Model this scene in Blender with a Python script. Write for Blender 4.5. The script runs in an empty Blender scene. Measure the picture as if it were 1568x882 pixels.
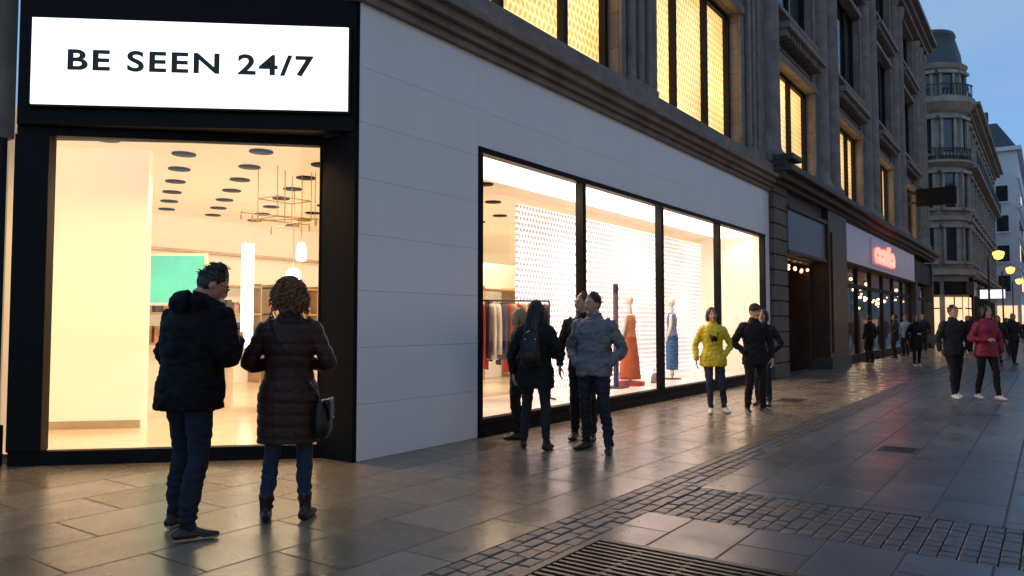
import bpy, math, random
from math import sin, cos, pi, radians, sqrt, atan2
from mathutils import Vector, Matrix, noise
from mathutils.bvhtree import BVHTree
random.seed(7)
S=bpy.context.scene
COL=S.collection

# ------------------------------------------------------------ materials
MATS={}
def newmat(name):
    m=bpy.data.materials.new(name); m.use_nodes=True
    nt=m.node_tree
    b=nt.nodes['Principled BSDF']
    return m,nt,b
def N(nt,t,**k):
    n=nt.nodes.new(t)
    for a,v in k.items(): setattr(n,a,v)
    return n
def c4(c): return (c[0],c[1],c[2],1)
def mat(name,col,rough=.6,var=.15,scale=3,bump=0,bscale=40,metal=0,spec=.5,emit=None,es=0,rvar=0,lamp=False):
    if name in MATS: return MATS[name]
    m,nt,b=newmat(name); L=nt.links.new
    tc=N(nt,'ShaderNodeTexCoord')
    n=N(nt,'ShaderNodeTexNoise'); n.inputs['Scale'].default_value=scale; n.inputs['Detail'].default_value=6; n.inputs['Roughness'].default_value=.6
    L(tc.outputs['Object'],n.inputs['Vector'])
    r=N(nt,'ShaderNodeValToRGB')
    r.color_ramp.elements[0].position=.3; r.color_ramp.elements[1].position=.7
    r.color_ramp.elements[0].color=c4([min(1,x*(1-var)) for x in col]); r.color_ramp.elements[1].color=c4([min(1,x*(1+var)) for x in col])
    L(n.outputs['Fac'],r.inputs['Fac']); L(r.outputs['Color'],b.inputs['Base Color'])
    b.inputs['Roughness'].default_value=rough; b.inputs['Metallic'].default_value=metal
    b.inputs['Specular IOR Level'].default_value=spec
    if rvar:
        mr=N(nt,'ShaderNodeMapRange'); mr.inputs['To Min'].default_value=rough-rvar; mr.inputs['To Max'].default_value=rough+rvar
        L(n.outputs['Fac'],mr.inputs['Value']); L(mr.outputs['Result'],b.inputs['Roughness'])
    if bump:
        n2=N(nt,'ShaderNodeTexNoise'); n2.inputs['Scale'].default_value=bscale; n2.inputs['Detail'].default_value=5
        L(tc.outputs['Object'],n2.inputs['Vector'])
        bp=N(nt,'ShaderNodeBump'); bp.inputs['Strength'].default_value=bump; bp.inputs['Distance'].default_value=.01
        L(n2.outputs['Fac'],bp.inputs['Height']); L(bp.outputs['Normal'],b.inputs['Normal'])
    if es:
        b.inputs['Emission Color'].default_value=c4(emit or col); b.inputs['Emission Strength'].default_value=es
        if not lamp: m.cycles.emission_sampling='NONE'
    MATS[name]=m; return m
def math_(nt,op,a,b=None,c=None):
    n=N(nt,'ShaderNodeMath',operation=op)
    for i,v in enumerate((a,b,c)):
        if v is None: continue
        if isinstance(v,(int,float)): n.inputs[i].default_value=v
        else: nt.links.new(v,n.inputs[i])
    return n.outputs[0]
def dotmat(name,bg,fg,cw,ch,rx,ry,es,soft=.15,lamp=False):
    """staggered oval pattern on the X-Z plane, back-lit"""
    m,nt,b=newmat(name); L=nt.links.new
    tc=N(nt,'ShaderNodeTexCoord'); sp=N(nt,'ShaderNodeSeparateXYZ'); L(tc.outputs['Object'],sp.inputs[0])
    v=math_(nt,'DIVIDE',sp.outputs['Z'],ch); row=math_(nt,'FLOOR',v)
    u=math_(nt,'ADD',math_(nt,'DIVIDE',sp.outputs['X'],cw),math_(nt,'MULTIPLY',row,.5))
    fu=math_(nt,'SUBTRACT',math_(nt,'FRACT',u),.5); fv=math_(nt,'SUBTRACT',math_(nt,'FRACT',v),.5)
    fu2=math_(nt,'ADD',fu,math_(nt,'MULTIPLY',fv,math_(nt,'SUBTRACT',math_(nt,'MULTIPLY',math_(nt,'MODULO',row,2),.8),.4)))
    d=math_(nt,'ADD',math_(nt,'POWER',math_(nt,'DIVIDE',math_(nt,'ABSOLUTE',fu2),rx),2),math_(nt,'POWER',math_(nt,'DIVIDE',math_(nt,'ABSOLUTE',fv),ry),2))
    mr=N(nt,'ShaderNodeMapRange'); mr.inputs['From Min'].default_value=1-soft; mr.inputs['From Max'].default_value=1+soft
    L(d,mr.inputs['Value'])
    mx=N(nt,'ShaderNodeMix',data_type='RGBA'); L(mr.outputs['Result'],mx.inputs['Factor'])
    mx.inputs['A'].default_value=c4(fg); mx.inputs['B'].default_value=c4(bg)
    n=N(nt,'ShaderNodeTexNoise'); n.inputs['Scale'].default_value=.5; L(tc.outputs['Object'],n.inputs['Vector'])
    st=N(nt,'ShaderNodeMapRange'); st.inputs['To Min'].default_value=es*.6; st.inputs['To Max'].default_value=es*1.35; st.inputs['From Min'].default_value=.3; st.inputs['From Max'].default_value=.7
    L(n.outputs['Fac'],st.inputs['Value'])
    L(mx.outputs['Result'],b.inputs['Base Color']); L(mx.outputs['Result'],b.inputs['Emission Color']); L(st.outputs['Result'],b.inputs['Emission Strength'])
    b.inputs['Roughness'].default_value=.5
    if not lamp: m.cycles.emission_sampling='NONE'
    MATS[name]=m; return m
def brickmat(name,c1,c2,mortar,bw,rh,ms,rough=.4,rvar=.12,vertical=False,bump=.5,stain=.3,spec=.5):
    m,nt,b=newmat(name); L=nt.links.new
    tc=N(nt,'ShaderNodeTexCoord'); vec=tc.outputs['Object']
    if vertical:
        sp=N(nt,'ShaderNodeSeparateXYZ'); L(vec,sp.inputs[0]); cb=N(nt,'ShaderNodeCombineXYZ')
        L(math_(nt,'ADD',sp.outputs['X'],sp.outputs['Y']),cb.inputs['X']); L(sp.outputs['Z'],cb.inputs['Y']); vv=cb.outputs[0]
    else: vv=vec
    br=N(nt,'ShaderNodeTexBrick'); L(vv,br.inputs['Vector'])
    br.inputs['Color1'].default_value=c4(c1); br.inputs['Color2'].default_value=c4(c2); br.inputs['Mortar'].default_value=c4(mortar)
    br.inputs['Scale'].default_value=1; br.inputs['Brick Width'].default_value=bw; br.inputs['Row Height'].default_value=rh
    br.inputs['Mortar Size'].default_value=ms; br.inputs['Mortar Smooth'].default_value=.2
    n=N(nt,'ShaderNodeTexNoise'); n.inputs['Scale'].default_value=1.3; n.inputs['Detail'].default_value=8; n.inputs['Roughness'].default_value=.65; L(vec,n.inputs['Vector'])
    mr=N(nt,'ShaderNodeMapRange'); mr.inputs['From Min'].default_value=.3; mr.inputs['From Max'].default_value=.7; mr.inputs['To Min'].default_value=1-stain; mr.inputs['To Max'].default_value=1+stain*.6
    L(n.outputs['Fac'],mr.inputs['Value'])
    fac=mr.outputs['Result']
    if not vertical:  # trodden-in gum and drip spots
        vo=N(nt,'ShaderNodeTexVoronoi'); vo.inputs['Scale'].default_value=2.3; L(vec,vo.inputs['Vector'])
        sp_=N(nt,'ShaderNodeMapRange'); sp_.inputs['From Min'].default_value=.035; sp_.inputs['From Max'].default_value=.06; sp_.inputs['To Min'].default_value=.55; sp_.inputs['To Max'].default_value=1
        L(vo.outputs['Distance'],sp_.inputs['Value']); fac=math_(nt,'MULTIPLY',fac,sp_.outputs['Result'])
    mx=N(nt,'ShaderNodeVectorMath',operation='SCALE'); L(br.outputs['Color'],mx.inputs[0]); L(fac,mx.inputs['Scale'])
    L(mx.outputs[0],b.inputs['Base Color'])
    n2=N(nt,'ShaderNodeTexNoise'); n2.inputs['Scale'].default_value=2.2; n2.inputs['Detail'].default_value=6; L(vec,n2.inputs['Vector'])
    m2=N(nt,'ShaderNodeMapRange'); m2.inputs['From Min'].default_value=.3; m2.inputs['From Max'].default_value=.7; m2.inputs['To Min'].default_value=rough-rvar; m2.inputs['To Max'].default_value=rough+rvar
    L(n2.outputs['Fac'],m2.inputs['Value'])
    rg=math_(nt,'ADD',m2.outputs['Result'],math_(nt,'MULTIPLY',br.outputs['Fac'],.3))
    L(rg,b.inputs['Roughness'])
    n3=N(nt,'ShaderNodeTexNoise'); n3.inputs['Scale'].default_value=45; n3.inputs['Detail'].default_value=6; L(vec,n3.inputs['Vector'])
    h=math_(nt,'ADD',math_(nt,'MULTIPLY',br.outputs['Fac'],-1.6),math_(nt,'MULTIPLY',n3.outputs['Fac'],.25))
    h=math_(nt,'ADD',h,math_(nt,'MULTIPLY',n2.outputs['Fac'],.9))
    bp=N(nt,'ShaderNodeBump'); bp.inputs['Strength'].default_value=bump; bp.inputs['Distance'].default_value=.006
    L(h,bp.inputs['Height']); L(bp.outputs['Normal'],b.inputs['Normal'])
    b.inputs['Specular IOR Level'].default_value=spec
    MATS[name]=m; return m
def glassmat(name,tint=(1,1,1),rough=.0):
    m=bpy.data.materials.new(name); m.use_nodes=True; nt=m.node_tree; nt.nodes.clear(); L=nt.links.new
    o=N(nt,'ShaderNodeOutputMaterial'); mx=N(nt,'ShaderNodeMixShader'); t=N(nt,'ShaderNodeBsdfTransparent'); g=N(nt,'ShaderNodeBsdfGlossy')
    t.inputs['Color'].default_value=c4(tint); g.inputs['Roughness'].default_value=rough
    f=N(nt,'ShaderNodeLayerWeight'); f.inputs['Blend'].default_value=.5
    k=math_(nt,'ADD',math_(nt,'MULTIPLY',math_(nt,'POWER',f.outputs['Facing'],4.5),.85),.05)
    L(k,mx.inputs[0]); L(t.outputs[0],mx.inputs[1]); L(g.outputs[0],mx.inputs[2]); L(mx.outputs[0],o.inputs[0])
    MATS[name]=m; return m

# ------------------------------------------------------------ mesh builder
class MB:
    def __init__(s): s.v=[];s.f=[];s.mi=[];s.M=Matrix.Identity(4);s.sm=[]
    def add(s,vs,fs,m=0,smooth=False):
        o=len(s.v)
        s.v+= [tuple(s.M@Vector(p)) for p in vs]
        for f in fs: s.f.append(tuple(i+o for i in f)); s.mi.append(m); s.sm.append(smooth)
    def box(s,x0,x1,y0,y1,z0,z1,m=0):
        s.add([(x0,y0,z0),(x1,y0,z0),(x1,y1,z0),(x0,y1,z0),(x0,y0,z1),(x1,y0,z1),(x1,y1,z1),(x0,y1,z1)],
              [(3,2,1,0),(4,5,6,7),(0,1,5,4),(1,2,6,5),(2,3,7,6),(3,0,4,7)],m)
    def quad(s,ps,m=0): s.add(ps,[tuple(range(len(ps)))],m)
    def pane(s,x0,x1,y,z0,z1,m=0): s.quad([(x0,y,z0),(x1,y,z0),(x1,y,z1),(x0,y,z1)],m)
    def cyl(s,p0,p1,r0,r1=None,n=12,m=0,smooth=True):
        r1=r0 if r1 is None else r1
        v,f=tube([p0,p1],[(r0,r0),(r1,r1)],n=n,sub=0); s.add(v,f,m,smooth)
    def tube(s,path,rad,n=8,m=0,sub=3):
        v,f=tube(path,[(r,r) if not isinstance(r,tuple) else r for r in rad],n=n,sub=sub); s.add(v,f,m,True)
    def sph(s,c,r,m=0,nu=14,nv=10):
        v,f=sphere(c,r,nu,nv); s.add(v,f,m,True)
    def lathe(s,c,prof,n=24,m=0,a0=0,a1=2*pi,smooth=True):
        vs=[];fs=[];k=len(prof)
        full=abs(a1-a0-2*pi)<1e-4; cnt=n if full else n+1
        for i in range(cnt):
            a=a0+(a1-a0)*i/n
            for r,z in prof: vs.append((c[0]+r*cos(a),c[1]+r*sin(a),c[2]+z))
        for i in range(n):
            j=(i+1)%cnt
            for q in range(k-1): fs.append((i*k+q,j*k+q,j*k+q+1,i*k+q+1))
        s.add(vs,fs,m,smooth)
    def build(s,name,mats,parent=None,bevel=0):
        me=bpy.data.meshes.new(name); me.from_pydata(s.v,[],s.f)
        for m in mats: me.materials.append(m)
        me.polygons.foreach_set('material_index',s.mi); me.polygons.foreach_set('use_smooth',s.sm); me.update()
        ob=bpy.data.objects.new(name,me); COL.objects.link(ob)
        if parent: ob.parent=parent
        if bevel:
            b=ob.modifiers.new('bevel','BEVEL'); b.width=bevel; b.segments=2; b.limit_method='ANGLE'; b.angle_limit=radians(50)
        return ob
def empty(name,loc=(0,0,0),rz=0):
    e=bpy.data.objects.new(name,None); e.location=loc; e.rotation_euler=(0,0,rz); e.empty_display_size=.2; COL.objects.link(e); return e
def catmull(P,sub):
    if sub<=0 or len(P)<3: return [Vector(p) for p in P]
    P=[Vector(p) for p in P]; out=[]
    for i in range(len(P)-1):
        p0=P[max(i-1,0)];p1=P[i];p2=P[i+1];p3=P[min(i+2,len(P)-1)]
        for k in range(sub):
            t=k/sub
            out.append(.5*((2*p1)+(-p0+p2)*t+(2*p0-5*p1+4*p2-p3)*t*t+(-p0+3*p1-3*p2+p3)*t**3))
    out.append(P[-1]); return out
def tube(path,radii,n=14,sub=3,ref=(1,0,0),cap=True,power=2):
    P=catmull(path,sub)
    R=[tuple(max(.0005,x) for x in (v.x,v.y)) for v in catmull([Vector((a,b,0)) for a,b in radii],sub)]
    ref=Vector(ref); vs=[];fs=[]
    for i,p in enumerate(P):
        t=(P[min(i+1,len(P)-1)]-P[max(i-1,0)])
        t=t.normalized() if t.length>1e-9 else Vector((0,0,1))
        rf=ref if abs(t.dot(ref))<.95 else Vector((0,1,0))
        a=(rf-t*rf.dot(t)).normalized(); b=t.cross(a)
        for k in range(n):
            an=2*pi*k/n; cx,sy=cos(an),sin(an)
            if power!=2:
                e=2/power; cx=math.copysign(abs(cx)**e,cx); sy=math.copysign(abs(sy)**e,sy)
            vs.append(tuple(p+a*R[i][0]*cx+b*R[i][1]*sy))
    for i in range(len(P)-1):
        for k in range(n):
            j=(k+1)%n; fs.append((i*n+k,i*n+j,(i+1)*n+j,(i+1)*n+k))
    if cap:
        fs.append(tuple(reversed(range(n)))); fs.append(tuple((len(P)-1)*n+k for k in range(n)))
    return vs,fs
def sphere(c,r,nu=14,nv=10):
    if not isinstance(r,(tuple,list)): r=(r,r,r)
    vs=[(c[0],c[1],c[2]-r[2])];fs=[]
    for i in range(1,nv):
        th=pi*i/nv-pi/2
        for k in range(nu):
            a=2*pi*k/nu; vs.append((c[0]+r[0]*cos(th)*cos(a),c[1]+r[1]*cos(th)*sin(a),c[2]+r[2]*sin(th)))
    vs.append((c[0],c[1],c[2]+r[2])); top=len(vs)-1
    for k in range(nu): fs.append((0,1+(k+1)%nu,1+k))
    for i in range(nv-2):
        for k in range(nu):
            a=1+i*nu+k;b=1+i*nu+(k+1)%nu; fs.append((a,b,b+nu,a+nu))
    for k in range(nu): a=1+(nv-2)*nu+k;b=1+(nv-2)*nu+(k+1)%nu; fs.append((a,b,top))
    return vs,fs

# ------------------------------------------------------------ common materials
white=mat('white_panel',(.78,.82,.87),.30,.03,1.2,bump=.03,bscale=3)
joint=mat('joint_grey',(.42,.44,.48),.8)
black=mat('black_metal',(.005,.005,.006),.5,.2,5,bump=.03,spec=.10)
blackmatte=mat('black_matte',(.010,.009,.009),.6,.2,spec=.2)
cream=mat('cream_wall_glow',(.8,.72,.58),.5,.03,1,emit=(1,.80,.54),es=.28)  # emission paints interior brightness into the wall; the wall is no lamp
creamceil=mat('cream_ceiling_glow',(.8,.70,.55),.6,.03,1,emit=(1,.78,.50),es=.24)  # plain ceiling, given a faint glow of its own to look lit
floorin=mat('shop_floor',(.75,.66,.54),.2,.08,2)
stone=brickmat('facade_stone',(.19,.165,.155),(.25,.215,.195),(.11,.095,.085),1.3,.62,.008,rough=.75,rvar=.08,vertical=True,bump=.35,stain=.35,spec=.3)
stoneplain=mat('stone_trim',(.205,.178,.163),.75,.30,2.5,bump=.25,bscale=25,spec=.3)
stonedark=mat('stone_dark',(.055,.048,.045),.6,.3,2,bump=.3,bscale=20)
glass=glassmat('window_glass')
darkglass=mat('dark_window_glass',(.02,.028,.035),.06,.3,1,spec=.8)
wood=mat('dark_wood',(.055,.022,.013),.45,.35,3,bump=.15,bscale=12)
brass=mat('brass',(.6,.38,.14),.3,.1,metal=.9)
signwhite=mat('sign_face_lit',(.9,.95,.93),.4,.02,emit=(.95,1,.97),es=1.6,lamp=True)
blacktext=mat('sign_letters',(.008,.014,.014),.5,.05)
vit=dotmat('perforated_backdrop',(1,.88,.85),(.36,.32,.36),.10,.10,.34,.33,.90,soft=.3,lamp=True)
upl=dotmat('lit_patterned_blind',(1,.70,.27),(.76,.36,.07),.13,.15,.30,.42,1.65,lamp=True)
steel=mat('galvanised_steel',(.06,.057,.053),.42,.3,8,metal=.7,bump=.2)

# ------------------------------------------------------------ ground
g=MB(); g.quad([(-400,-500,-.14),(900,-500,-.14),(900,500,-.14),(-400,500,-.14)])
g.build('ground',[mat('asphalt',(.05,.05,.052),.7,.2,3,bump=.3)])
pavA=brickmat('paving_slabs_warm',(.14,.112,.078),(.245,.20,.14),(.028,.022,.017),.95,.62,.010,rough=.27,rvar=.06,bump=.42,stain=.26,spec=.6)
pavB=brickmat('paving_slabs_grey',(.060,.078,.094),(.098,.118,.136),(.022,.026,.032),1.1,.46,.010,rough=.33,rvar=.07,bump=.42,stain=.28,spec=.55)
def sheet(mb,x0,x1,y0,y1,z=0,t=.13): mb.box(x0,x1,y0,y1,z-t,z)
p=MB(); sheet(p,-30,300,-2.9,.4); sheet(p,-30,1.0,.4,40); p.build('pavement',[pavA])
p=MB()
for r in [(-30,-2.85,-60,-3.32),(-2.85,-.93,-60,-4.76),(-.93,-.12,-60,-3.32),(.92,300,-60,-3.32)]: sheet(p,*r)
p.build('street_paving',[pavB])
bed=mat('sett_joint_sand',(.022,.020,.019),.9)
settm=mat('granite_sett',(.080,.077,.076),.38,.45,7,bump=.5,bscale=60,rvar=.1)
def setts(name,x0,x1,y0,y1,a,b):
    mb=MB(); mb.box(x0,x1,y0,y1,-.13,-.014,0)
    y=y0;row=0
    while y<y1-.02:
        yb=min(y+b,y1); x=x0-(a*.5 if row%2 else 0)
        while x<x1-.01:
            w=a*random.uniform(.85,1.15); xa=max(x,x0); xb=min(x+w,x1)
            if xb-xa>.03:
                h=random.uniform(-.003,.003); q=.005; e=.014
                j=[random.uniform(-.003,.003) for _ in range(4)]
                A=[(xa+q,y+q,-.02),(xb-q,y+q,-.02),(xb-q,yb-q,-.02),(xa+q,yb-q,-.02),
                   (xa+q,y+q,-.004),(xb-q,y+q,-.004),(xb-q,yb-q,-.004),(xa+q,yb-q,-.004),
                   (xa+e,y+e,h+j[0]),(xb-e,y+e,h+j[1]),(xb-e,yb-e,h+j[2]),(xa+e,yb-e,h+j[3])]
                F=[(0,1,5,4),(1,2,6,5),(2,3,7,6),(3,0,4,7),(4,5,9,8),(5,6,10,9),(6,7,11,10),(7,4,8,11),(8,9,10,11)]
                mb.add(A,F,1)
            x+=w
        y+=b; row+=1
    return mb.build(name,[bed,settm])
setts('sett_gutter',-9,60,-3.32,-2.9,.17,.105)
setts('sett_crossing_strip',-.12,.92,-9,-3.32,.13,.105)
gr=empty('drain_grate')
mb=MB()
mb.box(-2.85,-.93,-3.38,-3.32,-.1,.002); mb.box(-2.85,-.93,-4.76,-4.70,-.1,.002)
mb.box(-2.85,-2.79,-4.70,-3.38,-.1,.002); mb.box(-.99,-.93,-4.70,-3.38,-.1,.002)
mb.build('frame',[steel],gr,.004)
mb=MB(); x=-2.76
while x<-1.02:
    mb.box(x,x+.030,-4.695,-3.385,-.05,-.002); x+=.066
mb.build('slats',[steel],gr)
mb=MB()
for yy in (-3.7,-4.04,-4.38): mb.box(-2.785,-.995,yy-.014,yy+.014,-.06,-.006)
mb.build('crossbars',[steel],gr)
for (x,y,w,h) in ((8.6,-2.1,.7,.45),(3.9,-4.6,.4,.4),(13.5,-1.6,.6,.4)):
    c=MB(); c.box(x,x+w,y,y+h,-.01,.004)
    i=x+.05
    while i<x+w-.05: c.box(i,i+.02,y+.04,y+h-.04,.0042,.007); i+=.05
    c.build('service_cover',[steel])

# ------------------------------------------------------------ flagship store (white clad building)
st=empty('shop_building')
WIN=[2.07,4.67,7.55,10.52,13.68]; WT=3.62
mb=MB(); gp=.0015
def panel(x0,x1,z0,z1): mb.box(x0+gp,x1-gp,0,.05,z0+gp,z1-gp,0)
rows=[0,.58,1.17,1.76,2.35,2.94,3.53,4.12,4.8]
for a,b in zip(rows[:-1],rows[1:]): panel(.02,2.03,a,b)
cols=[2.03,4.9,7.7,10.6,14.1]
for xa,xb in zip(cols[:-1],cols[1:]):
    panel(xa,xb,WT+.035,4.12) ; panel(xa,xb,4.12,4.8)
panel(13.75,14.1,0,WT+.03)
mb.build('cladding_panels',[white],st,.001)
mb=MB(); mb.box(.02,2.03,.045,.3,0,4.8); mb.box(2.03,14.1,.045,.3,WT+.04,4.8); mb.box(13.75,14.1,.045,.3,0,WT+.03)
mb.build('cladding_backing',[joint],st)
mb=MB()
mb.box(2.03,13.75,-.03,.12,0,.14); mb.box(2.035,13.745,-.015,.11,.145,.22)
mb.box(2.035,13.745,-.02,.12,WT-.04,WT+.035)
for x in WIN: 
    w=.05
    mb.box(max(2.035,x-w),min(13.745,x+w),-.015,.12,.222,WT-.042)
mb.build('display_window_frame',[black],st,.004)
mb=MB()
for a,b in zip(WIN[:-1],WIN[1:]): mb.pane(a+.052,b-.052,.05,.222,WT-.042)
mb.build('display_window_glass',[glass],st)
mb=MB()
prof=[(-.06,4.802,4.90),(-.12,4.903,5.0),(-.2,5.003,5.12),(-.28,5.123,5.22),(-.14,5.223,5.5)]
for d,z0,z1 in prof: mb.box(-.1,14.1,d,.5,z0,z1)
mb.build('cornice',[stoneplain],st,.012)
def upper_wall(parent,x0,x1,wins,rowsz,ztop,lit,y0=.15,base=5.503):
    s=MB(); fr=MB(); gl=MB(); ll=MB(); tr=MB()
    xs=[x0]
    for w in wins: xs+= [w[0],w[1]]
    xs.append(x1)
    for i in range(0,len(xs),2): s.box(xs[i],xs[i+1],y0,1.0,base,ztop)
    for w in wins:
        zs=[base]
        for r in rowsz: zs+=[r[0],r[1]]
        zs.append(ztop)
        for i in range(0,len(zs),2): s.box(w[0],w[1],y0+.10,1.0,zs[i],zs[i+1])
        for ri,r in enumerate(rowsz):
            d=y0+.24
            fr.box(w[0],w[1],d,d+.1,r[0],r[0]+.08); fr.box(w[0],w[1],d,d+.1,r[1]-.1,r[1])
            ms=[w[0]]+list(w[2])+[w[1]]
            for k,x in enumerate(ms):
                a=.09 if k in(0,len(ms)-1) else .065
                xa=max(w[0],x-a); xb=min(w[1],x+a)
                fr.box(xa,xb,d-.03,d+.1,r[0]+.082,r[1]-.102)
            for a,b in zip(ms[:-1],ms[1:]):
                gl.pane(a+.03,b-.03,d+.045,r[0]+.08,r[1]-.1)
            if ri in lit: ll.box(w[0]+.02,w[1]-.02,d+.13,d+.17,r[0],r[1])
            else: ll.box(w[0]+.02,w[1]-.02,d+.12,d+.16,r[0],r[1],1)
            tr.box(w[0]-.16,w[0]-.002,y0-.07,y0-.002,r[0],r[1]+.002); tr.box(w[1]+.002,w[1]+.16,y0-.07,y0-.002,r[0],r[1]+.002)
            tr.box(w[0]-.22,w[1]+.22,y0-.11,y0+.098,r[1]+.004,r[1]+.2)
            tr.box(w[0]-.2,w[1]+.2,y0-.16,y0+.098,r[0]-.14,r[0]-.004)
    s.build('upper_masonry',[stone],parent); fr.build('upper_window_frames',[blackmatte],parent)
    gl.build('upper_window_glass',[glass],parent); ll.build('window_blinds',[upl,darkglass],parent); tr.build('window_surrounds',[stoneplain],parent,.015)
upper_wall(st,0,14.1,[(1.5,6.15,(3.0,4.75)),(7.6,12.35,(9.1,10.85))],[(5.62,8.9),(10.4,13.4)],19,(0,))
mb=MB()
for cx in (6.9,13.3,.6):
    for o in (-.36,0,.36): mb.box(cx+o-.10,cx+o+.10,.04,.148,5.75,18.5)
    mb.box(cx-.6,cx+.6,0.0,.148,5.51,5.74)
mb.build('pier_ribs',[stoneplain],st,.03)
mb=MB(); 
for x0,x1 in ((1.5,6.1),(7.7,12.25)):
    mb.box(x0-.3,x1+.3,-.22,.14,9.75,9.95); x=x0-.2
    while x<x1+.2: mb.box(x,x+.12,-.15,.14,9.58,9.745); x+=.24
mb.build('dentil_ledge',[stoneplain],st)
# chamfered corner entry
ME=Matrix.Translation((0,.5,0))@Matrix.Rotation(radians(-45),4,'Z')
MF=Matrix.Rotation(radians(-49.5),4,'Z')
mb=MB(); mb.box(-.035,-.002,.0,.53,0,3.415); mb.box(-.002,.0195,.002,.3,0,4.8)
mb.M=ME
mb.box(-3.04,-.02,-.02,.10,0,.14); mb.box(-3.04,-.02,-.02,.10,3.33,3.44)
mb.box(-3.04,-2.72,-.06,.12,.142,3.328); mb.box(-.06,-.02,-.01,.10,.142,3.328)
mb.M=MF
mb.box(-3.38,-.02,.0,.70,3.42,5.2)
mb.build('entrance_frame',[black],st,.006)
mb=MB(); mb.M=ME; mb.pane(-2.72,-.06,.035,.142,3.328); mb.build('entrance_glass',[glass],st)
mb=MB(); mb.M=MF; mb.box(-3.32,0,.02,.9,5.203,19); mb.build('corner_masonry',[stone],st)
mb=MB(); mb.box(-2.44,-2.14,2.75,14,3.3,19,0); mb.box(-2.3,-2.16,2.75,14,0,.4,1); mb.box(-2.27,-2.2,2.75,14,.4,3.3,2)
for y in (3.2,4.8,6.4,8): mb.box(-2.31,-2.15,y,y+.1,.4,3.3,1)
mb.build('side_street_wall',[stoneplain,black,darkglass],st)
# illuminated sign
sg=empty('illuminated_shop_sign')
mb=MB(); mb.M=MF; mb.box(-3.25,-.07,-.05,-.004,3.585,4.51); mb.build('sign_casing',[black],sg,.005)
mb=MB(); mb.M=MF; mb.box(-3.22,-.10,-.075,-.0505,3.61,4.485); mb.build('sign_face',[signwhite],sg,.004)
cu=bpy.data.curves.new('sign_lettering','FONT'); cu.body='BE SEEN 24/7'; cu.size=.3; cu.align_x='CENTER'; cu.align_y='CENTER'; cu.extrude=.006; cu.offset=.0065; cu.space_character=1.16; cu.space_word=.95
to=bpy.data.objects.new('sign_lettering',cu); COL.objects.link(to); cu.materials.append(blacktext); to.parent=sg
bpy.context.view_layer.update()
w=to.dimensions.x; hh=to.dimensions.y
to.scale=(2.42/w,.205/hh*1.05,1)
to.matrix_parent_inverse=Matrix.Identity(4)
pc=MF@Vector((-1.67,-.083,4.05)); to.location=pc; to.rotation_euler=(radians(90),0,radians(-49.5))

# interior
itr=empty('shop_interior')
mb=MB()
poly=[(.1,.15),(14.0,.15),(14.0,9),(-2.12,9),(-2.12,2.80),(.03,.64)]
mb.quad([(x,y,.10) for x,y in poly]); mb.build('shop_floor',[floorin],itr)
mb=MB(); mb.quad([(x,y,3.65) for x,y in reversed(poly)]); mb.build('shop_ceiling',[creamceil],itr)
mb=MB(); mb.box(-2.12,14,9,9.1,.1,3.65); mb.box(14.0,14.1,.3,9,.1,3.65); mb.box(-2.13,-2.0,2.9,9,.1,3.65)
mb.box(13.70,13.78,.13,1.7,.22,3.64)
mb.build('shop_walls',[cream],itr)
mb=MB(); mb.M=ME; mb.box(-4.4,-2.36,1.97,2.12,.1,3.64); mb.build('partition_wall',[mat('cream_panel_glow',(.85,.78,.66),.35,.02,1,emit=(1,.84,.62),es=.40)],itr)  # panel's even brightness is emission put into its material
mb=MB(); mb.M=ME; mb.box(-4.4,-2.40,1.95,1.968,.1,.2); mb.build('skirting_board',[mat('skirting',(.5,.42,.3),.4)],itr)
mb=MB()
for i in range(9):
    for j in range(8):
        x=-.9+i*1.0+(.5 if j%2 else 0); y=1.5+j*.95
        if x>5 and y<2.2: continue
        if x>9: continue
        mb.cyl((x,y,3.63),(x,y,3.648),.15,.15,n=20)
mb.build('ceiling_downlights',[blackmatte],itr)
mb=MB(); mb.box(-2,13.9,8.7,8.99,2.9,2.95); mb.build('cornice_shelf',[mat('pale_wood',(.6,.45,.28),.5)],itr)
mb=MB(); mb.box(2.12,13.69,.13,1.66,.1,.22); mb.build('display_plinth_floor',[mat('display_floor',(.8,.72,.68),.3,.03)],itr)
mb=MB(); mb.box(5.27,13.69,1.66,1.72,.22,3.5); mb.build('perforated_backdrop',[vit],itr)
mb=MB(); mb.box(2.2,13.6,.25,1.1,3.60,3.63); mb.build('display_light_panel',[mat('light_panel',(1,1,1),.5,0,emit=(1,.84,.76),es=2.0)],itr)
mb=MB(); mb.M=Matrix.Translation((2.35,7.4,0))@Matrix.Rotation(radians(-54),4,'Z')
mb.box(-.6,.6,0,.04,1.75,2.72,1); mb.box(-.55,.55,-.012,-.002,1.80,2.67,0)
mb.build('wall_screen',[mat('teal_screen',(.05,.4,.32),.3,.35,1.2,emit=(.16,.62,.42),es=.75),cream],itr)
mb=MB(); mb.M=Matrix.Translation((3.12,6.3,0))@Matrix.Rotation(radians(-54),4,'Z')
mb.box(-.1,.1,0,.1,.9,2.9,0); mb.build('light_column',[mat('tube_light',(1,1,1),.5,0,emit=(1,.93,.75),es=2.2)],itr)
mb=MB(); mb.M=Matrix.Translation((1.9,4.2,0))@Matrix.Rotation(radians(-54),4,'Z')
mb.box(-1.0,.9,-.3,.3,.98,1.04,1); mb.box(-.95,-.5,-.27,.27,.1,.979,0); mb.box(.3,.85,-.27,.27,.1,.979,0)
for i in range(9):
    x=-.9+i*.2+random.uniform(-.03,.03); h=random.uniform(.1,.3); mb.cyl((x,0,1.041),(x,0,1.04+h),.04,.025,n=10,m=2)
mb.build('shop_counter',[mat('counter_white',(.75,.68,.56),.35),mat('counter_top',(.55,.40,.2),.3),mat('bottles',(.55,.3,.12),.25,.6,9)],itr)
mb=MB()
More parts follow.
